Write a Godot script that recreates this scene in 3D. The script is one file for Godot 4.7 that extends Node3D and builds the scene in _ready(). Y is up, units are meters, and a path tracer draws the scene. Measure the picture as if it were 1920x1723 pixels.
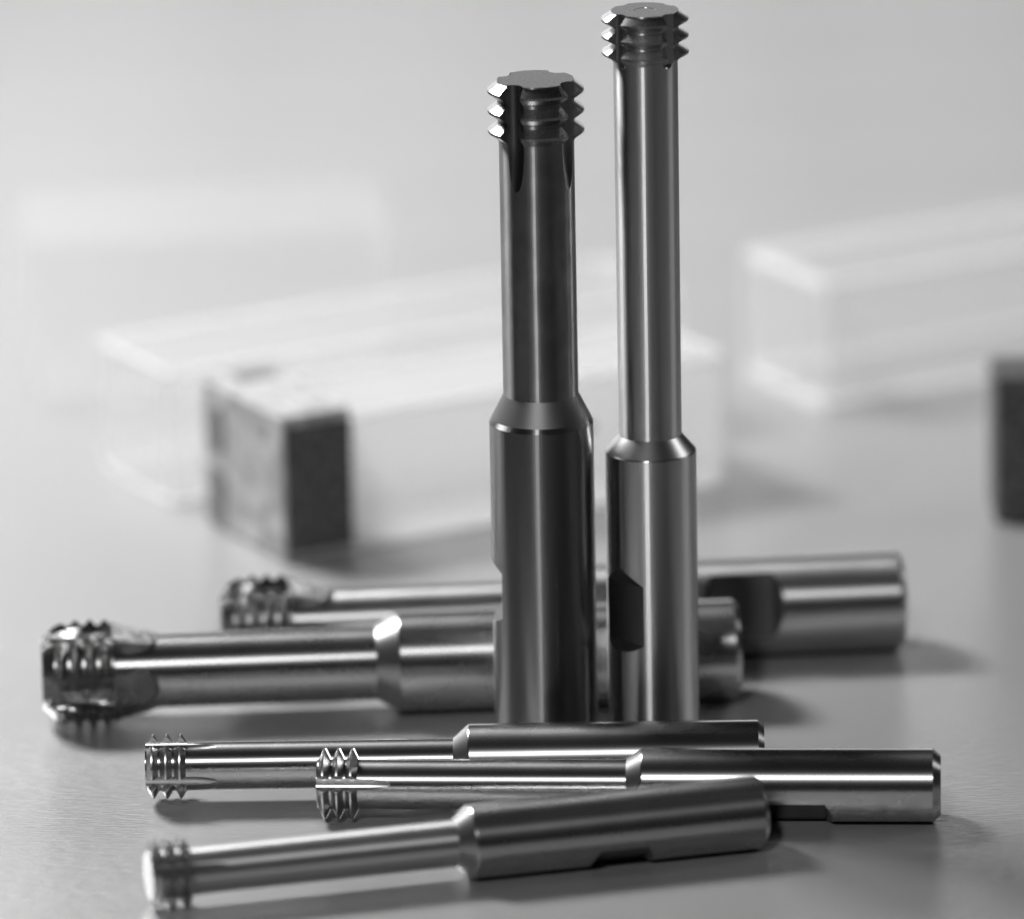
extends Node3D
# Close-up of seven steel thread mills on a satin metal worktop, plastic tool boxes out of focus behind. Shapes are written in millimetres and scaled by MM.
const MM := 0.001
var M := {}
var used := {}


func _ready() -> void:
	var cam := Camera3D.new()
	cam.name = "camera"
	cam.position = Vector3(-4.607, 369.363, 1099.527) * MM
	cam.rotation_degrees = Vector3(-16.3, 0, -1.07)
	var lens := CameraAttributesPhysical.new()
	lens.frustum_focal_length = 195.0
	lens.frustum_focus_distance = 1.133
	lens.frustum_near = 0.05
	lens.frustum_far = 30.0
	lens.exposure_aperture = 6.8
	cam.attributes = lens
	cam.projection = Camera3D.PROJECTION_FRUSTUM
	cam.near = 0.05
	cam.far = 30.0
	cam.size = 2.0 * 0.05 * 861.5 / 14000.0
	add_child(cam)

	var env := Environment.new()
	env.background_mode = Environment.BG_COLOR
	env.background_color = Color(0.015, 0.015, 0.015).linear_to_srgb()
	env.tonemap_mode = Environment.TONE_MAPPER_LINEAR
	env.tonemap_exposure = 0.85
	env.sdfgi_enabled = true
	env.ssao_enabled = true
	env.ssil_enabled = true
	var we := WorldEnvironment.new()
	we.name = "world"
	we.environment = env
	add_child(we)

	make_materials()
	lamp("window_lamp", "low broad white lamp behind and to the left of the tools", Vector3(-0.5, 0.2, -1.2), Vector3(-0.3, 0.2, 0), Vector2(1.9, 0.39), 0.22)
	lamp("ceiling_lamp", "square white ceiling lamp over the back left of the table", Vector3(-0.31, 0.46, -0.34), Vector3(-0.13, 0, -0.2), Vector2(0.16, 0.16), 0.8)
	lamp("desk_lamp", "small bright lamp in front and above the tools", Vector3(-0.22, 0.86, 0.99), Vector3(0, 0, 0), Vector2(0.085, 0.07), 0.55)
	lamp("side_lamp", "white lamp beyond the right end of the table", Vector3(0.95, 0.75, -0.3), Vector3(0, 0, 0), Vector2(0.25, 0.5), 0.14)

	worktop()
	boxes()
	tools()


# ---------------------------------------------------------------- materials
func grey(v: float) -> Color:
	return Color(v, v, v).linear_to_srgb()


func noise_tex(freq: float, seed_: int, w: int, h: int, lo: float, hi: float, octaves := 4, stretch := Vector2.ONE) -> ImageTexture:
	var n := FastNoiseLite.new()
	n.seed = seed_
	n.frequency = freq
	n.noise_type = FastNoiseLite.TYPE_SIMPLEX_SMOOTH
	n.fractal_octaves = octaves
	var im := Image.create(w, h, false, Image.FORMAT_RGB8)
	for y in h:
		for x in w:
			# four taps blended so that the picture tiles
			var fx := float(x) / w
			var fy := float(y) / h
			var p := Vector2(x, y) * stretch
			var q := Vector2(x - w, y - h) * stretch
			var a := n.get_noise_2d(p.x, p.y) * (1 - fx) + n.get_noise_2d(q.x, p.y) * fx
			var b := n.get_noise_2d(p.x, q.y) * (1 - fx) + n.get_noise_2d(q.x, q.y) * fx
			var v := clampf(0.5 + 0.75 * (a * (1 - fy) + b * fy), 0.0, 1.0)
			v = lo + (hi - lo) * v
			im.set_pixel(x, y, Color(v, v, v))
	return ImageTexture.create_from_image(im)


func ring_tex(seed_: int, h: int, amount: float) -> ImageTexture:
	# turning marks: one value per row, so that they run round the tool
	var r := RandomNumberGenerator.new()
	r.seed = seed_
	var im := Image.create(16, h, false, Image.FORMAT_RGB8)
	var slow := 0.5
	for y in h:
		slow = lerpf(slow, r.randf(), 0.12)
		for x in 16:
			var v := clampf(0.5 + (slow - 0.5) * amount + (r.randf() - 0.5) * 0.08 * amount, 0, 1)
			im.set_pixel(x, y, Color(v, v, v))
	return ImageTexture.create_from_image(im)


func lobe_tex(seed_: int) -> ImageTexture:
	# the faint unevenness round a ground shank: one value per column, with a little change along the tool
	var n := FastNoiseLite.new()
	n.seed = seed_
	n.frequency = 1.0
	n.fractal_octaves = 3
	var im := Image.create(1024, 64, false, Image.FORMAT_RGB8)
	for x in 1024:
		var a := TAU * x / 1024.0
		for y in 64:
			var b := TAU * y / 64.0
			var v := 0.5 + 0.4 * n.get_noise_3d(cos(a) * 6.0 + cos(b) * 0.03, sin(a) * 6.0, sin(b) * 0.04)
			v += 0.12 * n.get_noise_3d(cos(a) * 30.0, sin(a) * 30.0 + cos(b) * 0.1, sin(b) * 0.1)
			im.set_pixel(x, y, Color(v, v, v))
	return ImageTexture.create_from_image(im)


func metal(called: String, value: float, rough: float, aniso := 0.0, map: Texture2D = null, bump: Texture2D = null, bump_scale := 0.0) -> StandardMaterial3D:
	var m := StandardMaterial3D.new()
	m.resource_name = called
	m.albedo_color = grey(value)
	m.metallic = 1.0
	m.roughness = rough
	m.metallic_specular = 0.5
	if aniso != 0.0:
		m.anisotropy_enabled = true
		m.anisotropy = aniso
	if map:
		m.roughness_texture = map
		m.roughness_texture_channel = BaseMaterial3D.TEXTURE_CHANNEL_RED
	if bump:
		m.heightmap_enabled = true
		m.heightmap_texture = bump
		m.heightmap_scale = bump_scale
	M[called] = m
	return m


func plastic(called: String, value: float, rough: float, alpha := 1.0) -> StandardMaterial3D:
	var m := StandardMaterial3D.new()
	m.resource_name = called
	m.albedo_color = Color(grey(value), alpha)
	m.roughness = rough
	if alpha < 1.0:
		m.backlight_enabled = true
		m.backlight = Color(0.7, 0.7, 0.7)
		m.transparency = BaseMaterial3D.TRANSPARENCY_ALPHA
	M[called] = m
	return m


func make_materials() -> void:
	var smudge := noise_tex(0.012, 3, 256, 256, 0.9, 1.0, 4, Vector2(1, 1))
	var rings := ring_tex(5, 1024, 1.0)
	metal("ground_steel", 0.42, 0.29, -0.66, smudge, rings, 0.0004)
	metal("neck_steel", 0.4, 0.29, -0.66, smudge, rings, 0.0004)
	metal("satin_neck", 0.5, 0.4, -0.7, smudge)
	metal("rear_steel", 0.46, 0.35, -0.8, smudge, rings, 0.0004)
	var lobes := lobe_tex(17)
	metal("turned_steel", 0.58, 0.38, -1.0, smudge, lobes, 0.0018)
	metal("dark_steel", 0.34, 0.41, -1.0, smudge, lobes, 0.0018)
	metal("dark_shank_steel", 0.2, 0.4, -1.0, smudge, lobes, 0.0018)
	M["dark_steel"].albedo_texture = noise_tex(0.02, 8, 256, 256, 0.8, 1.0, 5, Vector2(1.5, 1))
	metal("turned_shoulder", 0.55, 0.3)
	metal("dark_shoulder", 0.22, 0.5)
	var worn := noise_tex(0.05, 9, 256, 256, 0.6, 1.0, 4)
	metal("carbide", 0.46, 0.36, 0.0, worn)
	metal("dark_carbide", 0.38, 0.34, 0.0, worn)
	metal("brazed_carbide", 0.26, 0.16, 0.0, null, noise_tex(0.06, 21, 256, 256, 0.0, 1.0, 3), 0.045)
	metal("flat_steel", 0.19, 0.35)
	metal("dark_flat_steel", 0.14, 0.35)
	metal("fluted_steel", 0.42, 0.28)
	metal("dark_fluted_steel", 0.2, 0.3)

	var w := StandardMaterial3D.new()
	w.resource_name = "satin_metal"
	w.albedo_color = grey(0.46)
	w.metallic = 0.5
	w.roughness = 0.34
	w.metallic_specular = 0.6
	w.heightmap_enabled = true
	w.heightmap_texture = noise_tex(0.06, 11, 1024, 1024, 0.0, 1.0, 4, Vector2(0.2, 2.2))
	w.heightmap_scale = 0.012
	M["worktop"] = w

	plastic("frosted", 0.85, 0.4, 0.38)
	plastic("clear", 0.85, 0.4, 0.1)
	plastic("faint", 0.85, 0.4, 0.04)
	plastic("white_edge", 0.9, 0.35, 0.6)
	plastic("white_card", 0.75, 0.6)
	plastic("grey_cap", 0.74, 0.6)
	M["grey_cap"].albedo_texture = noise_tex(0.02, 31, 256, 256, 0.5, 1.0, 4)
	plastic("foam", 0.2, 0.95)
	M["foam"].albedo_texture = noise_tex(0.035, 32, 256, 256, 0.3, 1.0, 4)
	plastic("foam_mid", 0.2, 0.9)
	plastic("housing", 0.05, 0.6)
	plastic("print", 0.1, 0.7)


# ---------------------------------------------------------------- naming
func numbered(called: String) -> String:
	var n: int = used.get(called, 0)
	used[called] = n + 1
	return called if n == 0 else "%s_%03d" % [called, n]


func thing(called: String, label: String, category: String, group := "") -> Node3D:
	var o := Node3D.new()
	o.name = numbered(called)
	add_child(o)
	o.set_meta("label", label)
	o.set_meta("category", category)
	if group:
		o.set_meta("group", group)
	return o


func part(called: String, mesh: Mesh, mat: Material, parent: Node) -> MeshInstance3D:
	var o := MeshInstance3D.new()
	var have := 0
	for c in parent.get_children():
		if String(c.name).trim_suffix("_%03d" % have) == called or String(c.name).begins_with(called + "_0") or c.name == called:
			have += 1
	o.name = called if have == 0 else "%s_%03d" % [called, have]
	o.mesh = mesh
	o.material_override = mat
	parent.add_child(o, true)
	return o


# ---------------------------------------------------------------- mesh from patches: each patch is smooth inside and creased at its border
class Builder:
	var v := PackedVector3Array()
	var n := PackedVector3Array()
	var uv := PackedVector2Array()
	var ix := PackedInt32Array()

	func patch(p: Array, outward: Callable, uvs := [], normals := []) -> void:
		# p: rows of points; outward(point) gives a direction that the surface faces
		var rows := p.size()
		var cols: int = p[0].size()
		var base := v.size()
		for i in rows:
			for j in cols:
				var q: Vector3 = p[i][j]
				var nn := Vector3.ZERO
				if normals:
					nn = normals[i][j]
				else:
					var a: Vector3 = p[mini(i + 1, rows - 1)][j] - p[maxi(i - 1, 0)][j]
					var b: Vector3 = p[i][mini(j + 1, cols - 1)] - p[i][maxi(j - 1, 0)]
					nn = a.cross(b)
					if nn.length() < 1e-12:
						nn = outward.call(q)
					nn = nn.normalized()
					if nn.dot(outward.call(q)) < 0:
						nn = -nn
				v.append(q * MM)
				n.append(nn)
				uv.append(uvs[i][j] if uvs else Vector2(float(j) / maxi(cols - 1, 1), float(i) / maxi(rows - 1, 1)))
		for i in rows - 1:
			for j in cols - 1:
				var k := base + i * cols + j
				tri(k, k + 1, k + cols + 1)
				tri(k, k + cols + 1, k + cols)

	func tri(a: int, b: int, c: int) -> void:
		var f := (v[b] - v[a]).cross(v[c] - v[a])
		if f.length() < 1e-16:
			return
		if f.dot(n[a] + n[b] + n[c]) > 0:
			ix.append_array([a, c, b])
		else:
			ix.append_array([a, b, c])

	func quad(a: Vector3, b: Vector3, c: Vector3, d: Vector3, outward: Vector3) -> void:
		patch([[a, b], [d, c]], func(_q): return outward, [], [[outward, outward], [outward, outward]])

	func box(lo: Vector3, hi: Vector3, bev := 0.0) -> void:
		# a box with chamfered edges
		var e := Vector3(bev, bev, bev)
		for axis in 3:
			for s in [-1, 1]:
				var nrm := Vector3.ZERO
				nrm[axis] = s
				var a1 := (axis + 1) % 3
				var a2 := (axis + 2) % 3
				var c := []
				for k in [[0, 0], [1, 0], [1, 1], [0, 1]]:
					var q := Vector3.ZERO
					q[axis] = hi[axis] if s > 0 else lo[axis]
					q[a1] = (hi[a1] - bev) if k[0] else (lo[a1] + bev)
					q[a2] = (hi[a2] - bev) if k[1] else (lo[a2] + bev)
					c.append(q)
				quad(c[0], c[1], c[2], c[3], nrm)
		if bev <= 0:
			return
		for axis in 3:
			var a1 := (axis + 1) % 3
			var a2 := (axis + 2) % 3
			for s1 in [-1, 1]:
				for s2 in [-1, 1]:
					var p := []
					for t in [lo[axis] + bev, hi[axis] - bev]:
						var q1 := Vector3.ZERO
						var q2 := Vector3.ZERO
						q1[axis] = t
						q2[axis] = t
						q1[a1] = hi[a1] if s1 > 0 else lo[a1]
						q1[a2] = (hi[a2] - bev) if s2 > 0 else (lo[a2] + bev)
						q2[a1] = (hi[a1] - bev) if s1 > 0 else (lo[a1] + bev)
						q2[a2] = hi[a2] if s2 > 0 else lo[a2]
						p.append([q1, q2])
					var nrm := Vector3.ZERO
					nrm[a1] = s1
					nrm[a2] = s2
					var n1 := Vector3.ZERO
					n1[a1] = s1
					var n2 := Vector3.ZERO
					n2[a2] = s2
					patch(p, func(_q): return nrm, [], [[n1, n2], [n1, n2]])
		for sx in [-1, 1]:
			for sy in [-1, 1]:
				for sz in [-1, 1]:
					var c := Vector3(hi.x if sx > 0 else lo.x, hi.y if sy > 0 else lo.y, hi.z if sz > 0 else lo.z)
					var s := Vector3(sx, sy, sz)
					var k := v.size()
					for axis in 3:
						var q := c - s * bev
						q[axis] = c[axis]
						v.append(q * MM)
						n.append(s.normalized())
						uv.append(Vector2.ZERO)
					tri(k, k + 1, k + 2)

	func mesh() -> ArrayMesh:
		var a := []
		a.resize(Mesh.ARRAY_MAX)
		a[Mesh.ARRAY_VERTEX] = v
		a[Mesh.ARRAY_NORMAL] = n
		a[Mesh.ARRAY_TEX_UV] = uv
		a[Mesh.ARRAY_INDEX] = ix
		var m := ArrayMesh.new()
		m.add_surface_from_arrays(Mesh.PRIMITIVE_TRIANGLES, a)
		return m


func polar(r: float, t: float, y: float) -> Vector3:
	return Vector3(r * cos(t), y, r * sin(t))


func radial(q: Vector3) -> Vector3:
	return Vector3(q.x, 0, q.z)


# a turned surface from (y, radius) a to b, angles t0 to t1
func turned(b: Builder, ya: float, ra: float, yb: float, rb: float, t0 := 0.0, t1 := TAU, cols := 96, rows := 1) -> void:
	var p := []
	var uvs := []
	var nn := []
	var slope := Vector2(yb - ya, -(rb - ra)).normalized()   # (radial, axial) part of the normal
	for i in rows + 1:
		var f := float(i) / rows
		var y := lerpf(ya, yb, f)
		var r := lerpf(ra, rb, f)
		var row := []
		var ru := []
		var rn := []
		for j in cols + 1:
			var t := lerpf(t0, t1, float(j) / cols)
			row.append(polar(r, t, y))
			ru.append(Vector2(t / TAU, y / 40.0))
			rn.append(Vector3(slope.x * cos(t), slope.y, slope.x * sin(t)))
		p.append(row)
		uvs.append(ru)
		nn.append(rn)
	b.patch(p, radial, uvs, nn)


func disc(b: Builder, r0: float, r1: float, y: float, up: float, cols := 96) -> void:
	var p := []
	var uvs := []
	for r in [r0, r1]:
		var row := []
		var ru := []
		for j in cols + 1:
			var q := polar(r, TAU * j / cols, y)
			row.append(q)
			ru.append(Vector2(q.x, q.z) / 40.0)
		p.append(row)
		uvs.append(ru)
	b.patch(p, func(_q): return Vector3(0, up, 0), uvs)


# ---------------------------------------------------------------- a thread mill, standing on its shank end at the origin, head up (y)
func thread_mill(t: Node3D, d: Dictionary) -> void:
	var L: float = d.length
	var n_rows: int = d.get("rows", 3)
	var hl: float = d.pitch * n_rows + d.get("nose", 0.0)
	var y_head := L - hl
	shank(t, d)
	# shoulder cone
	var sb := Builder.new()
	var ed: float = d.get("edge", 0.15)
	turned(sb, d.shank + ed, d.r - ed * 0.75, d.neck, d.rn)
	part("shoulder", sb.mesh(), M[d.shoulder_mat], t)
	# neck below the flute run-outs
	var y_run: float = y_head - d.run
	var nb := Builder.new()
	turned(nb, d.neck, d.rn, y_run, d.rt, 0, TAU, 120, 6)
	var neck_body: MeshInstance3D
	fluted(t, d, nb, y_run, y_head)
	neck_body = part("neck", nb.mesh(), M[d.neck_mat], t)
	head(t, d, y_head)


func shank(t: Node3D, d: Dictionary) -> void:
	var b := Builder.new()
	var r: float = d.r
	var c: float = d.chamfer
	var ed: float = d.get("edge", 0.15)
	disc(b, 0.0, r - c * 0.9, 0.0, -1.0)
	turned(b, 0.0, r - c * 0.9, c, r)
	turned(b, d.shank - ed * 0.5, r, d.shank + ed, r - ed * 0.75, 0, TAU, 96, 1)
	var y1: float = d.shank - ed * 0.5
	if not d.has("flat"):
		turned(b, c, r, y1, r, 0, TAU, 144, 4)
		part("shank", b.mesh(), M[d.shank_mat], t)
		return
	# the clamping flat: a plane at distance r - depth, with sloped ends
	var f: Dictionary = d.flat
	var ta := deg_to_rad(f.angle)
	var lo: float = f.y - f.half
	var hi: float = f.y + f.half
	var ramp: float = f.depth * f.get("slope", 1.0)
	var ramp_up: float = f.depth * f.get("slope_up", f.get("slope", 1.0))
	var ys := [c, lerpf(c, lo - ramp, 0.5), lo - ramp]
	for k in range(1, 13):
		ys.append(lo - ramp + ramp * (1.0 - pow(1.0 - k / 12.0, 1.0)))
	ys.append_array([lerpf(lo, hi, 0.33), lerpf(lo, hi, 0.66), hi])
	for k in range(1, 13):
		ys.append(hi + ramp_up * k / 12.0)
	ys.append_array([lerpf(hi + ramp_up, y1, 0.5), y1])
	var dist := func(y: float) -> float:
		var off := 0.0
		if y < lo:
			off = (lo - y) / ramp
		elif y > hi:
			off = (y - hi) / ramp_up
			if f.has("slope_up"):
				off = 1.0 - pow(1.0 - clampf(off, 0, 1), 2.0)   # run out by a round cutter
		return r - f.depth * (1.0 - clampf(off, 0, 1))
	var p := []
	var uvs := []
	var nn := []
	for y in ys:
		var e := acos(clampf(dist.call(y) / r, -1, 1))
		var row := []
		var ru := []
		var rn := []
		for j in 145:
			var a := lerpf(ta + e, ta + TAU - e, j / 144.0)
			row.append(polar(r, a, y))
			ru.append(Vector2(a / TAU, y / 40.0))
			rn.append(Vector3(cos(a), 0, sin(a)))
		p.append(row)
		uvs.append(ru)
		nn.append(rn)
	b.patch(p, radial, uvs, nn)
	var sh := part("shank", b.mesh(), M[d.shank_mat], t)
	var fb := Builder.new()
	for span in [[lo - ramp, lo], [lo, hi], [hi, hi + ramp_up]]:
		var g := []
		var gu := []
		for i in 13:
			var y := lerpf(span[0], span[1], i / 12.0)
			var q: float = dist.call(y)
			var e := acos(clampf(q / r, -1, 1))
			var row := []
			var ru := []
			for j in 9:
				var a := tan(e * 1.0) * q * (j / 4.0 - 1.0)
				var base := Vector3(cos(ta) * q, y, sin(ta) * q)
				row.append(base + Vector3(-sin(ta), 0, cos(ta)) * a)
				ru.append(Vector2(a, y) / 20.0)
			g.append(row)
			gu.append(ru)
		var face := Vector3(cos(ta), 0, sin(ta))
		fb.patch(g, func(_q): return face, gu)
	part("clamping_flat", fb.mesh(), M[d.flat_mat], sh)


# flute cross-section at height y: wheel centre distance from the axis
func wheel(d: Dictionary, y: float, y_head: float) -> float:
	var s := maxf(0.0, y_head - y)
	var rise: float = d.rt - (d.rc - d.w)
	return d.rc + rise * pow(s / d.run, 2.0)


func fluted(t: Node3D, d: Dictionary, nb: Builder, y_run: float, y_head: float) -> void:
	# rows from the end of the run-out up to the top of the head; lands go into the neck, each flute is a part of its own
	var L: float = d.length
	var rows := []
	for k in 19:
		rows.append([lerpf(y_run, y_head, 1.0 - pow(1.0 - k / 18.0, 1.0)), d.rt])
	var step_from := rows.size()
	var nose: float = d.get("nose", 0.0)
	var spans := [[0, step_from - 1], [step_from, step_from + 1]]
	rows.append([y_head, d.root])
	rows.append([L - nose, d.root])
	if nose > 0:
		rows.append([L - nose, d.root])
		rows.append([L, d.root - nose * 1.0])
		spans.append([step_from + 2, step_from + 3])
	d["face_r"] = rows[-1][1]
	var n_flute := 4
	var grids := []
	for k in n_flute:
		grids.append([])
	var half := []
	var tang := []
	for i in rows.size():
		var y: float = rows[i][0]
		var r: float = rows[i][1]
		var rc := wheel(d, y, y_head)
		var pt := asin(clampf(d.w / rc, 0, 1))
		if r <= rc * cos(pt):
			pt = acos(clampf((r * r + rc * rc - d.w * d.w) / (2.0 * r * rc), -1, 1))
			if rc - d.w >= r:
				pt = 0.0
		tang.append([pt, rc])
		half.append(pt)
	for k in n_flute:
		var ta := deg_to_rad(d.flutes) + TAU * k / n_flute
		# lands
		for span in spans:
			var p := []
			var uvs := []
			var nn := []
			var dr: float = rows[span[1]][1] - rows[span[0]][1]
			var sl := Vector2(rows[span[1]][0] - rows[span[0]][0], -dr).normalized()
			for i in range(span[0], span[1] + 1):
				var a0: float = ta + half[i]
				var a1: float = ta + TAU / n_flute - half[i]
				var row := []
				var ru := []
				var rn := []
				for j in 31:
					var a := lerpf(a0, a1, j / 30.0)
					row.append(polar(rows[i][1], a, rows[i][0]))
					ru.append(Vector2(a / TAU, rows[i][0] / 40.0))
					rn.append(Vector3(sl.x * cos(a), sl.y, sl.x * sin(a)))
				p.append(row)
				uvs.append(ru)
				nn.append(rn)
			nb.patch(p, radial, uvs, nn)
		# the step under the head between neck and root radius
		var i0 := step_from - 1
		var st := []
		for i in [i0, step_from]:
			var row := []
			for j in 31:
				row.append(polar(rows[i][1], lerpf(ta + half[i], ta + TAU / n_flute - half[i], j / 30.0), rows[i][0]))
			st.append(row)
		if absf(d.root - d.rt) > 0.01:
			nb.patch(st, func(_q): return Vector3(0, -1, 0))
		# flute floor
		var fb := Builder.new()
		var g := []
		for i in rows.size():
			var row := []
			var rc: float = tang[i][1]
			for j in 25:
				var a: float = half[i] * (j / 12.0 - 1.0)
				var s := maxf(0.0, d.w * d.w - rc * rc * sin(a) * sin(a))
				var r := rc * cos(a) - sqrt(s)
				row.append(polar(minf(r, rows[i][1]), ta + a, rows[i][0]))
			g.append(row)
		var away := Vector3(cos(ta), 0, sin(ta)) * (float(d.rc) + 2.0)
		fb.patch(g, func(q): return away - Vector3(q.x, 0, q.z))
		# radial walls
		for s in [-1, 1]:
			var wl := []
			for i in rows.size():
				var rc: float = tang[i][1]
				var a: float = half[i] * s
				var r := rc * cos(a) - sqrt(maxf(0.0, d.w * d.w - rc * rc * sin(a) * sin(a)))
				wl.append([polar(minf(r, rows[i][1]), ta + a, rows[i][0]), polar(rows[i][1], ta + a, rows[i][0])])
			fb.patch(wl, func(q): return away - Vector3(q.x, 0, q.z))
		part("flute", fb.mesh(), M[d.flute_mat], t)
	d["half"] = half[rows.size() - 1]
	d["rc_head"] = tang[rows.size() - 1][1]


func head(t: Node3D, d: Dictionary, y_head: float) -> void:
	var L: float = d.length
	var b := Builder.new()
	# end face, cut by the flutes, with its centring ring
	var rim := []
	var half: float = d.half
	var rc: float = d.rc_head
	for k in 4:
		var ta := deg_to_rad(d.flutes) + TAU * k / 4
		for j in 25:
			var a: float = half * (j / 12.0 - 1.0)
			var r: float = rc * cos(a) - sqrt(maxf(0.0, d.w * d.w - rc * rc * sin(a) * sin(a)))
			rim.append([minf(r, d.face_r), ta + a])
		for j in 31:
			rim.append([d.face_r, lerpf(ta + half, ta + TAU / 4 - half, j / 30.0)])
	rim.append([rim[0][0], rim[0][1] + TAU])
	var up := func(_q): return Vector3.UP
	var ring: float = d.get("ring", 0.0)
	var rads := [0.001, 1.0]
	if ring > 0:
		rads = [0.001, ring - 0.08, ring - 0.03, ring + 0.03, ring + 0.08]
	for k in rads.size() - 1:
		var p := []
		for m in [k, k + 1]:
			var row := []
			for q in rim:
				var dy := -0.12 if ring > 0 and (m == 2 or m == 3) else (-0.03 if ring > 0 and m < 2 else 0.0)
				row.append(polar(rads[m], q[1], L + dy))
			p.append(row)
		b.patch(p, up)
	var outer := [[], []]
	for q in rim:
		outer[0].append(polar(rads[-1], q[1], L))
		outer[1].append(polar(q[0], q[1], L))
	b.patch(outer, up)
	var face := part("cutting_head", b.mesh(), M[d.head_mat], t)
	# teeth: three rows on each land
	var P: float = d.pitch
	var shift: float = d.get("nose", 0.0)
	var flat_top: float = P * 0.06
	for k in 4:
		var ta := deg_to_rad(d.flutes) + TAU * k / 4
		var a0: float = ta + maxf(half, d.get("tooth_gap", 0.0)) + 0.004
		var a1: float = ta + TAU / 4 - maxf(half, d.get("tooth_gap", 0.0)) - 0.004
		for row in int(d.get("rows", 3)):
			var yc := L - P * (row + 0.5) - shift
			var top: float = d.crest - (d.get("fall", [0.0, 0.0, 0.0])[row])
			var hb: float = P * (0.5 - d.get("root_flat", 0.07))
			var base: float = d.root - 0.03
			var relief: float = d.get("relief", 0.0)
			var prof := [[yc - hb, base], [yc - flat_top, top], [yc + flat_top, top], [yc + hb, base]]
			var tb := Builder.new()
			var n := 16
			for s in 3:
				var p := []
				for e in [s, s + 1]:
					var line := []
					for j in n + 1:
						var rr: float = prof[e][1] - (relief * j / n if prof[e][1] > base else 0.0)
						line.append(polar(rr, lerpf(a0, a1, float(j) / n), prof[e][0]))
					p.append(line)
				tb.patch(p, radial)
			for side in [0, 1]:
				var a := a0 if side == 0 else a1
				var rl := relief if side == 1 else 0.0
				var c := []
				for e in prof:
					c.append(polar(e[1] - (rl if e[1] > base else 0.0), a, e[0]))
				var nrm := Vector3(sin(a), 0, -cos(a)) * (1.0 if side == 0 else -1.0)
				tb.quad(c[0], c[1], c[2], c[3], nrm)
			part("tooth", tb.mesh(), M[d.tooth_mat], face)
	# raised scoops behind the head, where a head is brazed on
	if d.has("scoop"):
		for k in 4:
			var ta := deg_to_rad(d.flutes) + TAU * k / 4
			var sb := Builder.new()
			var g := []
			for i in 21:
				var u := i / 20.0
				var row := []
				for j in 17:
					var v := j / 8.0 - 1.0
					var wide := 0.62 * pow(maxf(0.0, sin(PI * (0.12 + 0.88 * u) )), 0.45) if u > 0.3 else 0.62 * pow(sin(PI * 0.384), 0.45)
					var h: float = (d.crest - 0.7 - d.rt) * pow(1.0 - u, 2.2) + d.scoop * (1.0 - pow(u, 7.0))
					var dip := 1.5 * exp(-pow((u - 0.62) / 0.2, 2.0)) + 2.4 * exp(-pow(u / 0.4, 2.0))
					var rr: float = d.rt - 0.1 + h * (1.0 - pow(absf(v), 3.0)) - dip * 0.55 * maxf(0.0, 1.0 - v * v * 2.6)
					row.append(polar(maxf(rr, d.rt - 1.6), ta + v * wide, lerpf(y_head + 0.05, y_head - d.scoop_len, u)))
				g.append(row)
			sb.patch(g, radial)
			part("chip_scoop", sb.mesh(), M[d.flute_mat], t)


# lay a tool on its side: its shank end at p, its head towards q (both the axis, in mm)
func lay(o: Node3D, p: Vector3, q: Vector3) -> void:
	var y := (q - p).normalized()
	var x := Vector3(-y.z, 0, y.x).normalized()
	if x.z < 0:
		x = -x
	var z := x.cross(y).normalized()
	o.transform = Transform3D(Basis(x, y, z), p * MM)


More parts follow.
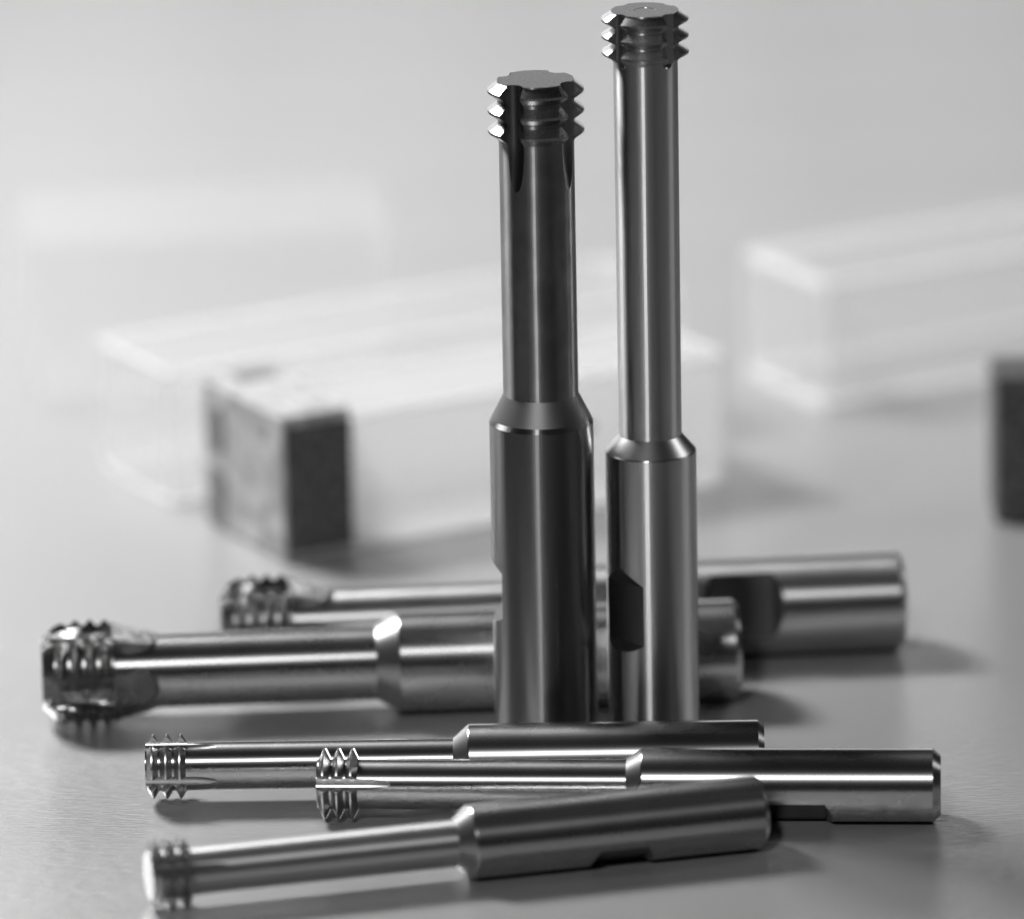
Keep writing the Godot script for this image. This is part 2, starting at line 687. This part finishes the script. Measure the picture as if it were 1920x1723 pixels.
func tools() -> void:
	var dark := {
		"length": 107.7, "pitch": 3.12, "shank": 54.2, "neck": 58.4, "r": 8.0, "rn": 5.78, "rt": 5.74, "root": 5.85, "crest": 7.35, "chamfer": 0.8, "edge": 0.5,
		"flutes": 124.0, "rc": 6.5, "w": 1.7, "run": 7.2, "flat": {"angle": 180.0, "y": 27.3, "half": 3.6, "depth": 1.5, "slope": 0.9},
		"shoulder_mat": "dark_shoulder", "shank_mat": "dark_shank_steel", "neck_mat": "dark_steel", "flat_mat": "dark_flat_steel", "flute_mat": "dark_fluted_steel", "head_mat": "dark_carbide", "tooth_mat": "dark_carbide",
	}
	var o := thing("thread_mill", "thick dark steel thread mill standing upright on its shank, left of the two", "thread mill", "thread mills on the worktop")
	thread_mill(o, dark)
	o.position = Vector3(0, 0, 0)

	var light := {
		"length": 117.9, "pitch": 2.55, "shank": 48.8, "neck": 51.4, "r": 7.03, "rn": 4.84, "rt": 4.92, "root": 5.1, "crest": 6.62, "chamfer": 0.8,
		"flutes": 137.5, "rc": 6.3, "w": 1.7, "run": 0.8, "ring": 1.5, "flat": {"angle": 135.0, "y": 24.0, "half": 4.7, "depth": 1.12, "slope": 1.2, "slope_up": 2.5},
		"shoulder_mat": "turned_shoulder", "shank_mat": "turned_steel", "neck_mat": "turned_steel", "flat_mat": "flat_steel", "flute_mat": "fluted_steel", "head_mat": "carbide", "tooth_mat": "carbide",
	}
	o = thing("thread_mill", "tallest thread mill, slim light steel, standing upright on the right", "thread mill", "thread mills on the worktop")
	thread_mill(o, light)
	o.position = Vector3(16.7, 0, -0.8) * MM

	var big := {
		"length": 110.2, "pitch": 2.3, "rows": 4, "nose": 2.0, "fall": [0.5, 0.05, 0.0, 0.12], "shank": 54.0, "neck": 57.6, "r": 8.0, "rn": 5.86, "rt": 5.86, "root": 7.5, "crest": 8.45, "chamfer": 0.9,
		"flutes": -80.0, "rc": 7.9, "w": 3.4, "run": 6.0, "scoop": 1.0, "scoop_len": 7.3,
		"shoulder_mat": "turned_shoulder", "shank_mat": "ground_steel", "neck_mat": "neck_steel", "flat_mat": "flat_steel", "flute_mat": "brazed_carbide", "head_mat": "brazed_carbide", "tooth_mat": "brazed_carbide",
	}
	o = thing("thread_mill", "large thread mill lying behind the two standing ones, wide dark head at far left", "thread mill", "thread mills on the worktop")
	thread_mill(o, big)
	lay(o, Vector3(30.7, 8.0, -26.9), Vector3(-67.8, 8.0, -21.0))

	var back := big.duplicate()
	back["flat"] = {"angle": -18.0, "y": 26.5, "half": 4.9, "depth": 1.9, "slope": 0.9}
	back.erase("half")
	back["shank_mat"] = "rear_steel"
	back["neck_mat"] = "rear_steel"
	o = thing("thread_mill", "rearmost thread mill, lying, its thick shank end with dark clamping flat showing at right", "thread mill", "thread mills on the worktop")
	thread_mill(o, back)
	lay(o, Vector3(57.9, 8.0, -51.5), Vector3(-47.0, 8.0, -42.9))

	var mid := {
		"length": 94.3, "pitch": 2.12, "shank": 45.0, "neck": 47.4, "r": 5.85, "rn": 3.74, "rt": 3.74, "root": 3.78, "crest": 4.95, "chamfer": 0.9,
		"flutes": 20.0, "rc": 4.6, "w": 1.25, "run": 4.6,
		"shoulder_mat": "turned_shoulder", "shank_mat": "ground_steel", "neck_mat": "neck_steel", "flat_mat": "flat_steel", "flute_mat": "fluted_steel", "head_mat": "carbide", "tooth_mat": "carbide",
	}
	o = thing("thread_mill", "slim lying thread mill at the foot of the standing pair, three fine tooth rows", "thread mill", "thread mills on the worktop")
	thread_mill(o, mid)
	lay(o, Vector3(33.0, 5.85, 20.7), Vector3(-34.7, 5.85, 19.8))

	var front := mid.duplicate()
	front.erase("half")
	front.merge({"length": 94.2, "r": 5.6, "rn": 3.8, "rt": 3.8, "root": 3.85, "crest": 5.5, "chamfer": 1.2, "flutes": -18.0, "rc": 4.9, "w": 1.45, "run": 5.0, "flat": {"angle": 51.0, "y": 22.0, "half": 4.6, "depth": 1.15, "slope": 1.0}}, true)
	o = thing("thread_mill", "lying thread mill whose bright shank reaches farthest right, sharp pointed teeth at its head", "thread mill", "thread mills on the worktop")
	thread_mill(o, front)
	lay(o, Vector3(59.1, 5.6, 34.5), Vector3(-26.5, 5.6, 29.0))

	var near := front.duplicate()
	near.erase("half")
	near.merge({"neck_mat": "satin_neck", "length": 93.6, "rn": 3.55, "rt": 3.55, "root": 3.75, "crest": 5.4, "chamfer": 0.8, "r": 5.55, "flutes": -27.0, "flat": {"angle": 54.0, "y": 22.6, "half": 3.7, "depth": 1.05, "slope": 1.0}}, true)
	o = thing("thread_mill", "frontmost thread mill, lying aslant with its blurred head at the lower left", "thread mill", "thread mills on the worktop")
	thread_mill(o, near)
	lay(o, Vector3(31.6, 5.55, 45.0), Vector3(-54.9, 5.55, 67.6))


# ---------------------------------------------------------------- setting
func worktop() -> void:
	var b := Builder.new()
	var x0 := -165.0
	var x1 := 700.0
	var z0 := -900.0
	var z1 := 420.0
	var p := []
	var uvs := []
	for i in 2:
		var row := []
		var ru := []
		for j in 2:
			var q := Vector3(x1 if j else x0, 0, z1 if i else z0)
			row.append(q)
			ru.append(Vector2(q.x, q.z) / 60.0)
		p.append(row)
		uvs.append(ru)
	b.patch(p, func(_q): return Vector3.UP, uvs)
	b.quad(Vector3(x0, 0, z1), Vector3(x1, 0, z1), Vector3(x1, -30, z1), Vector3(x0, -30, z1), Vector3(0, 0, 1))
	b.quad(Vector3(x0, 0, z0), Vector3(x1, 0, z0), Vector3(x1, -30, z0), Vector3(x0, -30, z0), Vector3(0, 0, -1))
	b.quad(Vector3(x0, 0, z0), Vector3(x0, 0, z1), Vector3(x0, -30, z1), Vector3(x0, -30, z0), Vector3(-1, 0, 0))
	b.quad(Vector3(x1, 0, z0), Vector3(x1, 0, z1), Vector3(x1, -30, z1), Vector3(x1, -30, z0), Vector3(1, 0, 0))
	b.quad(Vector3(x0, -30, z0), Vector3(x1, -30, z0), Vector3(x1, -30, z1), Vector3(x0, -30, z1), Vector3(0, -1, 0))
	var o := MeshInstance3D.new()
	o.name = "worktop"
	o.mesh = b.mesh()
	o.material_override = M["worktop"]
	add_child(o)
	o.set_meta("kind", "structure")
	o.set_meta("label", "satin grey metal worktop under the tools")


func lamp(called: String, label: String, at: Vector3, to: Vector3, size: Vector2, energy: float) -> void:
	var o := thing(called, label, "lamp")
	o.position = at
	o.look_at_from_position(at, to, Vector3.UP)
	var hb := Builder.new()
	var s := size * 500.0
	hb.box(Vector3(-s.x - 12, -s.y - 12, 4), Vector3(s.x + 12, s.y + 12, 40), 3)
	part("housing", hb.mesh(), M["housing"], o)
	var db := Builder.new()
	db.box(Vector3(-s.x, -s.y, 0), Vector3(s.x, s.y, 3.5), 0.5)
	var m := StandardMaterial3D.new()
	m.resource_name = "lamp_glow"
	m.albedo_color = grey(0.7)
	m.emission_enabled = true
	m.emission = Color.WHITE
	m.emission_energy_multiplier = 0.3
	part("diffuser", db.mesh(), m, o)
	var l := AreaLight3D.new()
	l.name = "light"
	l.area_size = size
	l.light_energy = energy
	l.shadow_enabled = true
	l.position = Vector3(0, 0, -0.004)
	o.add_child(l)


# ---------------------------------------------------------------- plastic tool boxes: thin walls between edge beads
func tool_box(o: Node3D, size: Vector3, wall: String, bead := 1.1, rim := "white_edge", lid := "faint") -> void:
	# origin at the front left bottom corner, x along the length, -z to the back
	var lx := size.x
	var h := size.y
	var w := size.z
	var k := bead
	var slabs := {
		"lid": [Vector3(k, h - 1.0, -w + k), Vector3(lx - k, h - 0.2, -k)],
		"tray": [Vector3(k, 0.2, -w + k), Vector3(lx - k, 1.0, -k)],
		"front_wall": [Vector3(k, k, -1.0), Vector3(lx - k, h - k, -0.2)],
		"rear_wall": [Vector3(k, k, -w + 0.2), Vector3(lx - k, h - k, -w + 1.0)],
		"end_wall": [Vector3(0.2, k, -w + k), Vector3(1.0, h - k, -k)],
		"end_panel": [Vector3(lx - 1.0, k, -w + k), Vector3(lx - 0.2, h - k, -k)],
	}
	for s in slabs:
		var b := Builder.new()
		b.box(slabs[s][0], slabs[s][1])
		part(s, b.mesh(), M[lid if s == "lid" else wall], o)
	var lid_beads := Builder.new()
	var tray_beads := Builder.new()
	for y in [0.0, h - k]:
		var b: Builder = tray_beads if y == 0.0 else lid_beads
		b.box(Vector3(0, y, -k), Vector3(lx, y + k, 0), 0.3)
		b.box(Vector3(0, y, -w), Vector3(lx, y + k, -w + k), 0.3)
		b.box(Vector3(0, y, -w + k), Vector3(k, y + k, -k), 0.3)
		b.box(Vector3(lx - k, y, -w + k), Vector3(lx, y + k, -k), 0.3)
	var e := 0.7
	for c in [[0.0, -e], [lx - e, -e], [0.0, -w], [lx - e, -w]]:
		tray_beads.box(Vector3(c[0], k, c[1]), Vector3(c[0] + e, h - k, c[1] + e), 0.2)
	part("lid_rim", lid_beads.mesh(), M[rim], o)
	part("tray_rim", tray_beads.mesh(), M[rim], o)


func end_block(o: Node3D, x0: float, x1: float, size: Vector3) -> void:
	# grey end cap slid over the end of a box, with dark foam showing in its side
	var cap := Builder.new()
	cap.box(Vector3(x0, 0.1, -size.z - 1.6), Vector3(x1, size.y + 1.8, 0.6), 0.6)
	var c := part("end_cap", cap.mesh(), M["grey_cap"], o)
	var f := Builder.new()
	f.box(Vector3(x0 + 0.5, 1.6, 0.4), Vector3(x1 - 0.2, size.y - 0.2, 1.1), 0.25)
	part("foam_pad", f.mesh(), M["foam"], c)
	for r in [[1.5, 11.0], [14.0, 22.0]]:
		var g := Builder.new()
		g.box(Vector3(x0 - 0.4, r[0], -size.z + 1.0), Vector3(x0 + 0.2, r[1], -size.z + 6.5), 0.2)
		part("foam_strip", g.mesh(), M["foam_mid"], c)
	var tp := Builder.new()
	tp.box(Vector3(x0 + 4.5, size.y + 1.5, -size.z - 1.2), Vector3(x1 - 0.8, size.y + 2.2, -size.z + 4.5), 0.2)
	part("foam_strip", tp.mesh(), M["foam_mid"], c)


func boxes() -> void:
	var yaw := deg_to_rad(28.5)
	var o := thing("tool_box", "frosted white tool box with grey end cap and dark foam, behind the lying mills", "plastic box", "plastic tool boxes behind the tools")
	o.position = Vector3(-42.8, 0, -104) * MM
	o.rotation.y = yaw
	tool_box(o, Vector3(86, 24, 28), "frosted", 1.0, "white_edge", "clear")
	end_block(o, -0.8, 12.4, Vector3(86, 24, 28))
	for x in [56.0, 70.0]:
		var b := Builder.new()
		b.box(Vector3(x, 14.2, -0.3), Vector3(x + 3.6, 15.4, 0.1))
		part("print_mark", b.mesh(), M["print"], o)

	o = thing("tool_box", "empty clear tool box standing behind the box with the grey end cap", "plastic box", "plastic tool boxes behind the tools")
	o.position = Vector3(-63.9, 0, -138.5) * MM
	o.rotation.y = yaw
	tool_box(o, Vector3(103, 24, 28), "clear", 1.0)

	o = thing("tool_box", "clear tool box with white rims running out of the picture at the right edge", "plastic box", "plastic tool boxes behind the tools")
	o.position = Vector3(51.8, 0, -190.4) * MM
	o.rotation.y = yaw
	tool_box(o, Vector3(103, 24, 28), "clear", 1.8)

	o = thing("tool_box", "tool box cut off by the right edge, only its dark foam end showing", "plastic box", "plastic tool boxes behind the tools")
	o.position = Vector3(78.4, 0, -119) * MM
	o.rotation.y = deg_to_rad(1.5)
	tool_box(o, Vector3(86, 25.6, 12.5), "frosted", 1.0, "white_edge", "clear")
	var dark := Builder.new()
	dark.box(Vector3(-0.8, 0.1, -13.0), Vector3(14.0, 26.2, 0.7), 0.8)
	part("foam_block", dark.mesh(), M["foam"], o)

	o = thing("tool_box", "pale far box barely visible through the blur at the far left", "plastic box", "plastic tool boxes behind the tools")
	o.position = Vector3(-91.3, 0, -202) * MM
	o.rotation.y = deg_to_rad(6)
	tool_box(o, Vector3(66, 31, 40), "faint", 1.0, "faint")
